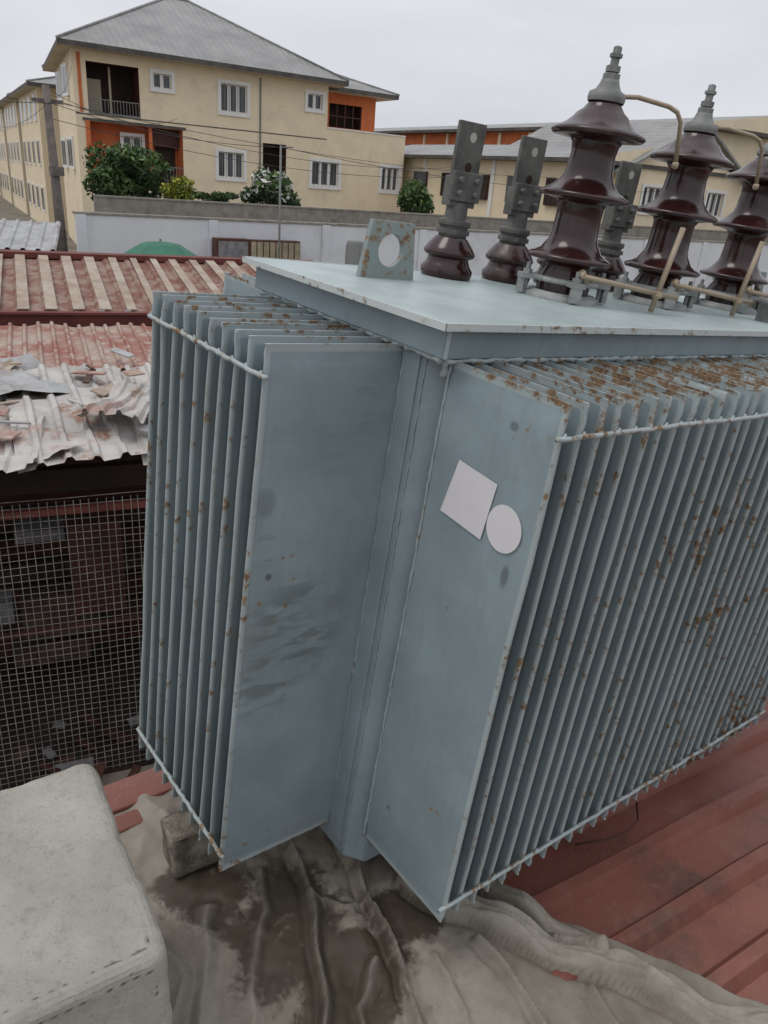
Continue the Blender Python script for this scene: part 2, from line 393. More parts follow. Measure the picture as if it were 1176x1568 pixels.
for da in (0,.42,.84):
    ah.tube([(1.60+da,1.225,-.125),(1.72+da,1.175,-.135),(1.90+da,1.135,-.15)],.007,0,10)
    ah.tube([(1.82+da,1.150,-.190),(1.865+da,1.152,.02)],.007,0,10)
    ah.tube([(1.60+da,1.225,-.118),(1.66+da,1.245,-.15)],.010,0,8)
    ah.lathe((1.83+da,1.15,-.155),[(.012,0),(.014,.006),(.012,.018)],0,8)
ah.obj('arcing_horn_rods',['brass'])
def lv(a,b,rot):
    g=TB(); z=-.195
    g.lathe((a,b,z),[(.066,0),(.070,.01),(.070,.022),(.060,.034),(.054,.05),(.066,.056),(.070,.064),(.062,.078),(.048,.096),(.042,.104)],0,36)
    g.lathe((a,b,z),[(.034,.098),(.038,.105),(.038,.130),(.044,.132),(.044,.146),(.030,.148),(.028,.190),(.010,.192)],1,20)
    g.lathe((a,b,z),[(.046,.111),(.046,.123),(.03,.124)],1,6)
    cs,sn=math.cos(rot),math.sin(rot); X=Vector((cs,sn,0)); Y=Vector((-sn,cs,0)); C=Vector((a,b,z))
    g.obox(C+Vector((0,0,.215)),X*.038,Y*.022,Vector((0,0,.036)),1)
    g.obox(C+Y*-.026+Vector((0,0,.228)),X*.044,Y*.006,Vector((0,0,.035)),1)
    g.obox(C+X*.004+Vector((0,0,.305)),X*.040,Y*.007,Vector((.0,0,.075)),1)
    for hz in (.345,.275):
        c0=C+X*.008+Vector((0,0,hz)); n=14
        for sgn in (-1,1):
            vs=[c0+Y*(.0078*sgn)+X*.010*math.cos(2*math.pi*q/n)+Vector((0,0,.012*math.sin(2*math.pi*q/n))) for q in range(n)]
            g.add(vs,[tuple(range(n))],2 if hz<.3 else 3)
    for hx in (-.024,.024):
        for hz in (.212,.244):
            c0=C+X*hx+Vector((0,0,hz)); g.tube([c0-Y*.045,c0+Y*.03],.008,1,6)
    g.obj('lv_bushing',['porc','lvm','darkin','tarnish'],bevel=.002)
for k,a in enumerate((1.488,1.725,1.95,2.18)): lv(a,1.585,R(-12+random.uniform(-4,4)))
g=TB(); g.lathe((2.35,1.10,-.195),[(.03,0),(.03,.05),(.04,.052),(.04,.065),(.01,.067)],0,20)
g.obj('filler_cap',['galv'])

# ------------------------------------------------------------------ platform, tarp, blocks, near roof
def Z(z): return z+CZ
pf=MB(); poly=[(-.70,1.70),(-.95,1.45),(-1.2,.6),(-1.0,-1.5),(1.2,-1.5),(1.2,3.28)]
n=len(poly); vs=[(x,y,0.0) for x,y in poly]+[(x,y,Z(-1.705)) for x,y in poly]
pf.add(vs,[((i+1)%n,i,i+n,(i+1)%n+n) for i in range(n)]+[tuple(range(2*n-1,n-1,-1))]); pf.obj('concrete_platform',['conc'])
def ridge(P,x,y):
    best=9
    for (x1,y1),(x2,y2) in zip(P[:-1],P[1:]):
        dx,dy=x2-x1,y2-y1; t=max(0,min(1,((x-x1)*dx+(y-y1)*dy)/(dx*dx+dy*dy)))
        best=min(best,math.hypot(x-x1-t*dx,y-y1-t*dy))
    return best
EDGE=[(.14,1.42),(.25,1.345),(.36,1.305),(.45,1.27),(.58,1.235),(.70,1.175),(.9,1.09),(1.3,.92)]
EDG2=[(.24,1.50),(.36,1.405),(.48,1.325),(.58,1.275)]
folds=[([(-.17,1.50),(-.093,1.30),(-.06,1.16),(-.036,1.0),(-.02,.6)],.009,.040,1),
([(0.0,1.50),(.03,1.38),(.094,1.267),(.12,1.15),(.167,1.03),(.2,.6)],.010,.048,1),
([(.30,1.26),(.366,1.20),(.41,1.13),(.47,1.02),(.6,.8)],.008,.034,1),
([(-.34,1.30),(-.31,1.15),(-.30,1.0),(-.24,.8)],.012,.026,1),
([(-.25,1.42),(-.2,1.3),(-.21,1.1),(-.16,.9)],.008,.018,1),
([(.06,1.20),(.02,1.10),(.07,.95)],.008,.020,1),([(.2,1.22),(.25,1.1),(.26,.95)],.007,.018,1),
([(.55,1.18),(.60,1.08),(.7,.9)],.008,.020,1),([(-.12,1.36),(-.02,1.33),(.04,1.36)],.008,.014,1),
([(-.44,1.2),(-.36,1.12),(-.34,.95)],.01,.022,1),
([(-.6,1.62),(-.45,1.5),(-.3,1.45)],.02,.02,1),
(EDGE,.031,.064,0),(EDG2,.022,.046,0)]
def bound(x): return (1.335+.100-(x-.39)*.44) if x>.39 else 1.435+(.39-x)*1.3
t=NT('tarpaulin_cloth')
TZ=Z(-1.62)
wet=t.math('MAXIMUM',t.sphere((-.14,1.27,TZ),.23,(1.1,.8,.3)),t.sphere((.02,1.12,TZ),.24,(1.1,.8,.3)))
wet=t.math('MAXIMUM',wet,t.sphere((.12,1.34,TZ),.15,(1,1.2,.3)))
wet=t.math('MAXIMUM',wet,t.math('MULTIPLY',t.sphere((-.36,1.36,TZ),.18,(1,1,.3)),.85))
wn=t.noise(7,8,.70,dist=.3)
wf=t.ramp(t.math('ADD',wn,t.math('MULTIPLY',wet,.30)),.60,.74)
base=t.mix(t.ramp(t.noise(2.6,7,.65),.3,.7),(.17,.145,.112),(.31,.28,.235))
base=t.mix(t.math('MULTIPLY',t.ramp(t.noise(14,6,.7),.45,.75),.5),base,(.13,.108,.08))
cc=t.mix(wf,base,t.mix(t.noise(24,6),(.040,.032,.022),(.090,.072,.050)))
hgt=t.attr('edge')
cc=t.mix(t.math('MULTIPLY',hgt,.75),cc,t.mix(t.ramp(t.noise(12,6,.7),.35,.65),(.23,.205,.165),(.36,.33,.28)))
sand=t.math('MULTIPLY',t.ramp(t.noise(75,5,.8),.50,.60),t.math('MULTIPLY',t.sphere((.0,1.37,TZ),.13,(1,.9,.3)),t.ramp(t.noise(11,5,.7),.42,.6)))
cc=t.mix(t.math('MULTIPLY',sand,.7),cc,(.24,.215,.165))
t.bump(t.noise(60,6,.7),.35,.004)
M['tarp']=t.fin(cc,t.math('SUBTRACT',.9,t.math('MULTIPLY',wf,.35)),0,.3)
tp=MB(); st_=.005; nx=int(2.3/st_); ny=int(1.3/st_); idx={}
for j in range(ny):
    for i in range(nx):
        x=-1.0+i*st_; y=.50+j*st_
        bx=bound(x)+.018*noise.noise((x*5,0,3))+.006*noise.noise((x*22,0,3))
        if x<-.72+(1.7-y)*-.25 or y>bx or y>1.70+(x+.70)*.83-.02: continue
        z=-1.63+.026*noise.noise((x*3,y*3,0))+.010*noise.noise((x*9,y*9,2))+.003*noise.noise((x*30,y*30,3))
        z+=.007*(1-abs(noise.noise((x*8+y*3,y*4,7)))*2.2)
        wx=x+.022*noise.noise((x*6,y*6,5))+.006*noise.noise((x*20,y*20,5)); wy=y+.006*noise.noise((x*20,y*20,8))
        hl=0
        for P,wd_,h,sharp in folds:
            if sharp: d=ridge(P,wx,wy)
            else: d=ridge(P,x+.020*noise.noise((x*7,y*7,1)),y+.020*noise.noise((x*7,y*7,2)))
            if d<wd_*4:
                hh=h*(.8+.6*noise.noise((x*7,y*7,9)))
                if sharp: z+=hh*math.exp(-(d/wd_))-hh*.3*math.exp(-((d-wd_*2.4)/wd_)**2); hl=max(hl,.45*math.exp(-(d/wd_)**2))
                else:
                    cr=1+.13*math.sin(d/wd_*8+noise.noise((x*4,y*4,1))*7)
                    q=wd_*(1.1+.35*noise.noise((x*6,y*6,4)))
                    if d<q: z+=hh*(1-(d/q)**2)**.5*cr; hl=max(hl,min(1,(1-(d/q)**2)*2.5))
                    else: z-=.010*math.exp(-((d-q)/.012)**2)
        e=(bx-y)
        if x>.2 and e<.03: z-=(1-e/.03)**2*.05
        idx[(i,j)]=len(tp.v); tp.v.append((x,y,Z(z))); tp.e.append(hl)
for (i,j),k in list(idx.items()):
    q=[idx.get((i+1,j)),idx.get((i+1,j+1)),idx.get((i,j+1))]
    if None not in q: tp.f.append([k]+q); tp.m.append(0); tp.sm.append(True)
tp.obj('tarpaulin',['tarp'])
e1=Vector((.843,.537,0)).normalized(); e2=Vector((-e1.y,e1.x,0))
t=NT('red_roofing_paint')
c=t.mix(t.ramp(t.noise(1.8,6),.3,.7),(.165,.056,.040),(.25,.092,.068))
c=t.mix(t.math('MULTIPLY',t.ramp(t.noise(6,8,.75,dist=.5),.48,.7),.55),c,(.24,.14,.105))
c=t.mix(t.math('MULTIPLY',t.ramp(t.noise(3,7,.7),.52,.68),.7),c,(.09,.05,.038))
c=t.mix(t.math('MULTIPLY',t.ramp(t.noise(60,5,.7),.55,.7),.3),c,(.28,.19,.15))
t.bump(t.noise(50,5),.15,.003); M['redroof']=t.fin(c,.55,0,.4)
def trapz(f,pitch=.19,h=.028):
    x=(f/pitch)%1
    if x<.60: return 0
    if x<.70: return h*(x-.6)/.1
    if x<.88: return h
    return h*(1-(x-.88)/.12)
def sheet(mb,O,E1,E2,s0,s1,q0,q1,zf,m=0,pitch=.19,h=.028,axis='q',ns=2,bumpn=0):
    def brk(lo,hi):
        r=[lo];k=math.floor(lo/pitch)-1
        while k*pitch<hi:
            for fr in (0,.6,.7,.88):
                v=(k+fr)*pitch
                if lo<v<hi: r.append(v)
            k+=1
        r.append(hi); return sorted(set(r))
    if axis=='q': Q=brk(q0,q1); S=[s0+(s1-s0)*i/ns for i in range(ns+1)]
    else: S=brk(s0,s1); Q=[q0+(q1-q0)*i/ns for i in range(ns+1)]
    vs=[];sd_=zf(0,0)*7
    for q in Q:
        for s in S:
            z=zf(s,q)+trapz(q if axis=='q' else s,pitch,h)
            if bumpn: z+=bumpn*noise.noise((s*1.9,q*1.9,sd_))+bumpn*.6*noise.noise((s*5,q*5,sd_))
            P=O+E1*s+E2*q; vs.append((P.x,P.y,z))
    n=len(S); fs=[(j*n+i,j*n+i+1,(j+1)*n+i+1,(j+1)*n+i) for j in range(len(Q)-1) for i in range(n-1)]
    mb.add(vs,fs,m)
rr=MB(); O=Vector((.39,1.40,0))
sheet(rr,O,e1,e2,-.25,6,-2.6,1.05,lambda s,q:Z(-1.672+.012*noise.noise((s*2,q*2,4))),0,.178,.036,'q',60)
rr.obj('red_metal_roof',['redroof'])
rb=MB()
P0=O+e1*1.0+e2*-2.4; P1=O+e1*5.9+e2*-2.4; P2=O+e1*5.9+e2*.95; P3=O+e1*1.0+e2*.95
vs=[(q.x,q.y,zz) for zz in (0,Z(-1.72)) for q in (P0,P1,P2,P3)]
rb.add(vs,[(0,1,5,4),(1,2,6,5),(2,3,7,6),(3,0,4,7)]); rb.obj('block_wall_building',['conc'])
rs=MB()
dA=Vector((.80,.60,0)); nA=Vector((-.6,.8,0))
rs.obox(Vector((-.52,1.74,Z(-1.64))),dA*.35,nA*.055,Vector((0,0,.03)))
rs.obox(Vector((-.60,1.56,Z(-1.635))),dA*.13,nA*.030,Vector((0,0,.018)))
rs.obj('red_roof_flashing',['redroof'],bevel=.006)
t=NT('rendered_concrete')
c=t.mix(t.ramp(t.noise(5,7,.65),.3,.7),(.41,.385,.335),(.53,.505,.45)); c=t.mix(t.math('MULTIPLY',t.ramp(t.noise(45,6,.75),.48,.72),.5),c,(.26,.235,.19))
c=t.mix(t.math('MULTIPLY',t.ramp(t.noise(3,6,.7),.55,.75),.4),c,(.28,.25,.20))
c=t.mix(t.math('MULTIPLY',t.ramp(t.noise(160,3,.6),.60,.70),.5),c,(.20,.18,.145))
t.bump(t.noise(110,7,.8),.9,.007); M['block']=t.fin(c,.95,0,.2)
t=NT('dirty_concrete'); c=t.mix(t.ramp(t.noise(14,7,.7),.35,.68),(.12,.10,.08),(.34,.31,.25)); t.bump(t.noise(60,6,.75),.8,.008); M['dblock']=t.fin(c,.95,0,.2)
import bmesh
def roughblock(name,c,ax,ay,az,bev,amp,sub=5,mat='block'):
    me=bpy.data.meshes.new(name); bm=bmesh.new(); bmesh.ops.create_cube(bm,size=2)
    for v_ in bm.verts: v_.co=Vector(ax)*v_.co.x+Vector(ay)*v_.co.y+Vector(az)*v_.co.z
    bmesh.ops.bevel(bm,geom=bm.edges[:],offset=bev,segments=4,profile=.5,affect='EDGES')
    bmesh.ops.triangulate(bm,faces=bm.faces[:])
    for _ in range(sub):
        ls=[e for e in bm.edges if e.calc_length()>.014]
        if not ls: break
        bmesh.ops.subdivide_edges(bm,edges=ls,cuts=1,use_grid_fill=False); bmesh.ops.triangulate(bm,faces=bm.faces[:])
    bm.normal_update()
    for v_ in bm.verts:
        q=v_.co; v_.co=q+v_.normal*(amp*noise.noise(q*7)+amp*.4*noise.noise(q*22)+amp*.25*noise.noise(q*55))
    for f in bm.faces: f.smooth=True
    bm.to_mesh(me); bm.free(); me.materials.append(M[mat])
    o=bpy.data.objects.new(name,me); o.location=c; scene.collection.objects.link(o); return o
d2=Vector((-.545+.281,1.191-.807,0)); L2=d2.length; d2.normalize(); d1=Vector((d2.y,-d2.x,0))
bc=(Vector((-.545,1.191,0))+Vector((-.281,.807,0)))/2 - d1*.33
roughblock('concrete_parapet',(bc.x,bc.y,Z(-1.38)),d1*.335,d2*(L2/2+.01),Vector((0,0,.28)),.024,.007,7)
roughblock('concrete_block',(-.405,1.455,Z(-1.555)),dA*.090,nA*.05,Vector((0,0,.065)),.012,.012,6,'dblock')
roughblock('concrete_block',(.05,1.62,Z(-1.60)),dA*.16,nA*.09,Vector((0,0,.06)),.012,.012,6,'dblock')
roughblock('concrete_block',(1.0,2.45,Z(-1.62)),dA*.2,nA*.10,Vector((0,0,.05)),.012,.012,6,'dblock')
cb=MB(); cb.tube([(.60,1.60,Z(-1.64)),(.68,1.61,Z(-1.625)),(.75,1.64,Z(-1.62)),(.80,1.70,Z(-1.63)),(.82,1.78,Z(-1.64))],.003,0,8); cb.obj('loose_cable',['brownwood'])

# ------------------------------------------------------------------ ground
g=MB(); g.add([(-600,-300,0),(600,-300,0),(600,900,0),(-600,900,0)],[(0,1,2,3)]); g.obj('ground',['ground'])

# ------------------------------------------------------------------ shack roofs (left)
t=NT('faded_red_zinc')
c=t.mix(t.ramp(t.noise(2.2,6),.35,.65),(.36,.28,.23),(.27,.10,.075))
c=t.mix(t.ramp(t.noise(8,7,.7),.5,.65),c,(.42,.36,.31)); M['fzinc']=t.fin(c,.7,0,.3)
t=NT('faded_red_roof'); c=t.mix(t.ramp(t.noise(4,7,.7),.42,.6),(.19,.078,.06),(.28,.20,.155)); M['fred']=t.fin(c,.7,0,.3)
t=NT('tan_zinc'); c=t.mix(t.ramp(t.noise(3,7,.7),.35,.65),(.40,.34,.27),(.28,.20,.15)); M['tzinc']=t.fin(c,.6,0,.3)
t=NT('white_zinc'); c=t.mix(t.ramp(t.noise(2.5,7,.7),.35,.65),(.50,.48,.45),(.36,.34,.32))
c=t.mix(t.ramp(t.noise(3.2,7,.75,dist=.6),.52,.64),c,(.26,.16,.11)); c=t.mix(t.math('MULTIPLY',t.ramp(t.noise(1.7,6,.7),.55,.65),.6),c,(.33,.16,.12))
t.bump(t.noise(12,5),.4,.02); M['wzinc']=t.fin(c,.6,0,.3)
M['maroon']=simple('maroon_fascia',(.15,.045,.036),.7,.25,3)
yaw=R(25); s1v=Vector((math.cos(yaw),math.sin(yaw),0)); s2v=Vector((-s1v.y,s1v.x,0)); SO=Vector((-1.97,4.54,0))
def SP(s,q,z): P=SO+s1v*s+s2v*q; return Vector((P.x,P.y,Z(z)))
sr=MB()
def back_(s,q): return Z(-1.50+(q-4.0)/2.6*.30)
sheet(sr,SO,s1v,s2v,-4,3.6,3.95,6.5,back_,0,.27,.035,'s',6,.012)
sr.obox(SP(-.2,6.5,-1.175),s1v*3.9,s2v*.12,Vector((0,0,.035)),1); sr.obox(SP(-.2,3.93,-1.56),s1v*3.9,s2v*.03,Vector((0,0,.07)),2)
sr.obox(SP(-.2,3.9,-1.49),s1v*3.9,s2v*.05,Vector((0,0,.012)),1)
for i in range(28):
    s=-4+i*.27+.21
    a=SP(s,3.95,-1.50+.037); b=SP(s+random.uniform(-.03,.03),6.5,-1.20+.037)
    sr.obox((a+b)/2+Vector((0,0,.004)),s1v*random.uniform(.040,.065),(b-a)/2,Vector((0,0,.004)),3)
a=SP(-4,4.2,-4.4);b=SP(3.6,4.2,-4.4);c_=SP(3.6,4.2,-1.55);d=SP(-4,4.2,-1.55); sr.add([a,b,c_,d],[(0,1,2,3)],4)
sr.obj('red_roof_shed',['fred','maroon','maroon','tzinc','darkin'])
s2=MB()
def front(s,q): return Z(-1.80+q/3.4*.2)
sheet(s2,SO,s1v,s2v,-3.2,2.6,2.0,3.75,lambda s,q:front(s,q)-.01,0,.13,.03,'s',14,.045)
def tsheet(s0,s1,q0,q1,dz,m,rot=0,tilt=0,amp=.05,pitch=.17,h=.03):
    cs,sn=math.cos(rot),math.sin(rot); E1=s1v*cs+s2v*sn; E2=-s1v*sn+s2v*cs
    O_=SO+s1v*s0+s2v*q0
    sheet(s2,O_,E1,E2,0,s1-s0,0,q1-q0,lambda s,q:front(0,q0+q)+dz+tilt*s,m,pitch,h,'s',22,amp)
tsheet(-3.0,-1.1,.05,2.0,.0,1,.03,0,.09)
tsheet(-1.25,-.25,-.10,1.6,.03,1,-.10,.02,.09)
tsheet(-.35,.55,-.02,1.9,.05,1,.06,0,.08)
tsheet(.4,2.4,0,2.1,.01,1,0,0,.06)
tsheet(-2.6,-1.7,.9,2.3,.07,0,.25,.03,.09,.14)
tsheet(-1.5,-.6,1.2,2.3,.06,2,-.3,.04,.10)
tsheet(-.55,.25,1.0,2.2,.10,3,.4,-.03,.14,.3,.015)
tsheet(-.9,.1,-.22,.35,.03,1,.35,.05,.10,.3,.015)
tsheet(-1.9,-1.0,.4,1.1,.09,3,-.2,.0,.12,.25)
tsheet(-2.7,-1.9,.15,.7,.07,2,.1,.04,.07)
tsheet(-.9,-.4,.6,1.3,.12,3,.7,.08,.16,.4,.01)
tsheet(.0,.5,.5,1.2,.12,1,-.5,.05,.14,.12)
tsheet(-1.4,-1.1,.7,1.6,.13,2,.9,-.05,.10,.4,.01)
for i in range(26):
    s=random.uniform(-1.8,.8); q=random.uniform(.2,2.3); an=random.uniform(0,3.1); L_=random.uniform(.05,.28)
    dd=s1v*math.cos(an)+s2v*math.sin(an); pp=Vector((-dd.y,dd.x,random.uniform(-.3,.3)))
    P=SP(s,q,0); s2.obox((P.x,P.y,front(s,q)+.12),dd*L_,pp*random.uniform(.01,.07),Vector((0,0,.006)),random.choice((0,2,3,1,4)))
s2.obj('corrugated_shack_roof',['fzinc','wzinc','tzinc','greyroof','brownwood'])
sk=MB(); HC=Vector((0,0,1.2)); ZM=-3.2
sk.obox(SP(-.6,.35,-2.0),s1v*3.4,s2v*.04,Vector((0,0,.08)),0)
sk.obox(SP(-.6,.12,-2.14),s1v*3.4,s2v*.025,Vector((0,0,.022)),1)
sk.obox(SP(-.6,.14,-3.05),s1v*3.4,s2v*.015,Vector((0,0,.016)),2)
for s in (-3.6,-1.0,2.4): sk.obox(SP(s,.17,ZM),s1v*.025,s2v*.025,HC,2)
for (s,q) in ((-4.0,1.8),(2.8,1.8)): sk.obox(SP(s,q,ZM),s1v*.02,s2v*1.8,HC,0)
sk.obox(SP(-.6,1.9,ZM),s1v*3.4,s2v*.02,HC,0)
sk.obox(SP(-.6,1.0,-4.38),s1v*3.4,s2v*.9,Vector((0,0,.015)),0)
for i in range(9): sk.obox(SP(-.6,1.86,-4.2+i*.25),s1v*3.4,s2v*.012,Vector((0,0,.095)),3 if i%2 else 2)
for (s,q,z,w_,h_,m) in ((-1.6,1.2,-2.75,.10,.18,4),(-1.05,1.3,-2.95,.12,.10,4),(-.6,1.1,-3.35,.05,.10,4),(-1.4,.9,-3.6,.25,.15,3),(-.2,1.2,-3.5,.3,.2,3),(-.75,1.4,-2.9,.08,.1,4),(.1,1.0,-3.0,.2,.4,2),(-.3,1.3,-3.9,.3,.1,3),(-1.25,1.3,-2.65,.05,.12,4),(-1.45,1.1,-3.05,.2,.04,4),(-.3,1.2,-2.75,.18,.05,4)):
    sk.obox(SP(s,q,z),s1v*w_,s2v*.12,Vector((0,0,h_)),m)
for i in range(40):
    an=random.uniform(0,3.1); dd=s1v*math.cos(an)+s2v*math.sin(an)
    sk.obox(SP(random.uniform(-1.2,1.2),random.uniform(-.5,.8),-4.36+random.uniform(0,.08)),dd*random.uniform(.03,.14),Vector((-dd.y,dd.x,.2))*random.uniform(.02,.06),Vector((0,0,.01)),random.choice((3,4,2)))
M['plank']=simple('old_planks',(.085,.055,.042),.9,.4,5)
M['stuff']=simple('stored_goods',(.22,.21,.215),.8,.3,6)
sk.obj('shack_frame',['darkin','maroon','brownwood','plank','stuff'])
wm=MB(); x=-3.9
while x<2.7:
    wm.obox(SP(x,.09,ZM),s1v*.0022,s2v*.0022,Vector((.006*random.uniform(-1,1),0,1.14))); x+=.052
z=-4.33
while z<-2.0:
    pts=[SP(-3.9+6.6*i/14,.094+.01*math.sin(i*1.7+z*3),z+.006*math.sin(i*2.1+z*9)) for i in range(15)]
    wm.tube(pts,.0024,0,4); z+=.052
M['meshw']=simple('mesh_wire',(.30,.28,.25),.6,.4,6,.1,0); wm.obj('wire_mesh_fence',['meshw'])

# ------------------------------------------------------------------ perimeter walls etc
HY=math.atan2(1.088,1.7086); SK=.108
W=empty('white_perimeter_wall',(-9.6,23.5,0),HY)
m=MB(); m.box(0,60,0,.2,0,Z(-1.45)); m.box(-.05,60,-.04,.24,Z(-1.45),Z(-1.38),1)
for i in range(16): m.box(i*4-.02,i*4+.28,-.06,-.001,0,Z(-1.452),0)
m.obj('wall_body',['whitewall','conc'],W,bevel=.01)
W2=empty('concrete_perimeter_wall',(-9.9,24.2,0),HY); m=MB(); m.box(.6,60,0,.18,0,Z(-.98)); m.box(.6,60,-.03,.21,Z(-.98),Z(-.93),0); m.obj('wall_body',['conc'],W2)
G=empty('wooden_kiosk',(-9.6,23.5,0),HY); m=MB()
m.box(4.03,5.15,-.55,-.15,Z(-3.2),Z(-1.95),0); m.box(4.10,5.08,-.56,-.551,Z(-3.1),Z(-2.02),1)
m.box(5.15,6.95,-.50,-.15,Z(-3.2),Z(-1.97),2)
for i in range(8): m.box(5.20+i*.22,5.38+i*.22,-.53,-.501,Z(-3.1),Z(-2.02),3)
m.box(4.03,6.95,-.5,-.15,0,Z(-3.201),0)
M['tan']=simple('tan_board',(.34,.29,.20),.8,.25,3)
m.obj('boards',['brownwood','stuff','brownwood','tan'],G)
m=MB(); m.lathe((-1.6,26.4,0),[(.33,0),(.33,Z(-1.95)),(.28,Z(-1.85)),(.28,Z(-1.80)),(.12,Z(-1.76))],0,24); m.obj('water_drum',['galv'])
UB=empty('market_umbrella',(-5.75,18.9,0)); m=MB()
vs=[(0,0,Z(-1.62))]
for rr_,zz in ((.45,Z(-1.70)),(.98,Z(-2.0))):
    for k in range(16):
        tt=2*math.pi*k/16; q=rr_*(1 if k%2==0 else .95); vs.append((q*math.cos(tt),q*math.sin(tt),zz-(0 if k%2==0 else -.03)))
fs=[(0,1+k,1+(k+1)%16) for k in range(16)]+[(1+k,17+k,17+(k+1)%16,1+(k+1)%16) for k in range(16)]
vs+= [(v[0],v[1],v[2]-.12) for v in vs[17:33]]; fs+=[(17+k,33+k,33+(k+1)%16,17+(k+1)%16) for k in range(16)]
m.add(vs,fs); m.obj('canopy',['green'],UB); m=MB(); m.tube([(0,0,0),(0,0,Z(-1.57))],.025); m.obj('shaft',['pole'],UB)
SH=empty('market_stall',(-9.9,17.6,0),R(20)); m=MB()
sheet(m,Vector((0,0,0)),Vector((1,0,0)),Vector((0,1,0)),-3,2.1,-1.1,1.6,lambda s,q:Z(-1.86+(q+1.1)*.15),0,.3,.04,'s',3)
m.box(-2.9,2.0,0,1.4,0,Z(-1.9),1); m.box(-2.9,2.0,-.9,-.86,0,Z(-2.6),2)
for s in (-2.8,-.5,1.9): m.box(s,s+.08,-1.0,-.92,0,Z(-1.88),2)
m.obj('stall_body',['greyroof','darkin','brownwood'],SH)

PL=empty('utility_pole',(-10.25,24.0,0)); m=MB(); m.tube([(0,0,0),(-.1,0,Z(1.85))],[.17,.10],0,10)
m.obox((-.1,0,Z(1.45)),Vector((.35,.2,0)),Vector((-.03,.05,0)),Vector((0,0,.05)),0); m.obox((0,0,Z(-.35)),Vector((.14,.1,0)),Vector((-.1,.14,0)),Vector((0,0,.12)),0)
m.obj('shaft',['pole'],PL)
m=MB(); m.tube([(-4.05,26.0,0),(-4.05,26.0,Z(.85))],.035); m.tube([(-4.05,26.0,Z(.8)),(-3.7,26.2,Z(.83))],.02); m.obj('metal_pole',['galv'])
m=MB()
def wire(a,b,sag=.4,r=.009):
    a=Vector(a);b=Vector(b); m.tube([a.lerp(b,i/16)-Vector((0,0,sag*4*(i/16)*(1-i/16))) for i in range(17)],r,0,5)
wire((-10.2,24,Z(1.5)),(2,38,Z(.9)),.6); wire((-10.2,24,Z(1.4)),(-4.05,26,Z(.8)),.25); wire((-10.2,24,Z(1.45)),(12,44,Z(1.3)),.7)
wire((-10.2,24,Z(1.6)),(-15.8,39.6,Z(3.9)),.4); wire((-10.2,24,Z(1.5)),(-30,60,Z(2)),.5); wire((-10.2,24,Z(1.4)),(-22,12,Z(2)),.5); wire((-10.2,24,Z(1.7)),(-11.5,41.5,Z(2.2)),.5)
wire((-4.05,26,Z(.8)),(12,40,Z(.6)),.4); wire((-10.2,24,Z(1.0)),(2,37,Z(.5)),.5)
m.obj('overhead_wires',['wire'])
# ------------------------------------------------------------------ houses
def holes(m,s0,s1,z0,z1,ops,y,mi):
    S=sorted(set([s0,s1]+[v for o in ops for v in (o[0],o[1])])); Zs=sorted(set([z0,z1]+[v for o in ops for v in (o[2],o[3])]))
    for i in range(len(S)-1):
        for j in range(len(Zs)-1):
            cs=(S[i]+S[i+1])/2; cz=(Zs[j]+Zs[j+1])/2
            if any(o[0]<cs<o[1] and o[2]<cz<o[3] for o in ops): continue
            m.add([(S[i],y,Zs[j]),(S[i+1],y,Zs[j]),(S[i+1],y,Zs[j+1]),(S[i],y,Zs[j+1])],[(0,1,2,3)],mi)
def reveal(m,o,y,d,mi,backm=None):
    s0,s1,z0,z1=o
    m.add([(s0,y,z0),(s0,y+d,z0),(s0,y+d,z1),(s0,y,z1)],[(0,1,2,3)],mi); m.add([(s1,y,z0),(s1,y+d,z0),(s1,y+d,z1),(s1,y,z1)],[(3,2,1,0)],mi)
    m.add([(s0,y,z0),(s1,y,z0),(s1,y+d,z0),(s0,y+d,z0)],[(0,1,2,3)],mi); m.add([(s0,y,z1),(s1,y,z1),(s1,y+d,z1),(s0,y+d,z1)],[(3,2,1,0)],mi)
    if backm is not None: m.add([(s0,y+d,z0),(s1,y+d,z0),(s1,y+d,z1),(s0,y+d,z1)],[(0,1,2,3)],backm)
def window(m,o,y,wi,gi,panes=3,bw=.17):
    s0,s1,z0,z1=o
    for b in ((s0-bw,s1+bw,z1,z1+bw),(s0-bw,s1+bw,z0-bw,z0),(s0-bw,s0,z0,z1),(s1,s1+bw,z0,z1)): m.box(b[0],b[1],y-.07,y+.002,b[2],b[3],wi)
    m.add([(s0,y+.16,z0),(s1,y+.16,z0),(s1,y+.16,z1),(s0,y+.16,z1)],[(0,1,2,3)],gi)
    fw=.06
    m.box(s0,s0+fw,y+.08,y+.13,z0,z1,wi); m.box(s1-fw,s1,y+.08,y+.13,z0,z1,wi); m.box(s0+fw,s1-fw,y+.08,y+.13,z0,z0+fw,wi); m.box(s0+fw,s1-fw,y+.08,y+.13,z1-fw,z1,wi)
    for i in range(1,panes):
        x=s0+(s1-s0)*i/panes; m.box(x-.085,x+.085,y+.075,y+.135,z0+fw,z1-fw,wi)
    n=int((s1-s0)/.22) # burglar bars
    for i in range(1,n): x=s0+(s1-s0)*i/n; m.box(x-.010,x+.010,y+.03,y+.05,z0,z1,9)
def rail(m,s0,s1,y,z0,h,mi):
    m.box(s0,s1,y-.02,y+.02,z0+h-.04,z0+h,mi); n=int((s1-s0)/.14)
    for i in range(n+1): x=s0+(s1-s0)*i/n; m.box(x-.012,x+.012,y-.012,y+.012,z0,z0+h-.04,mi)
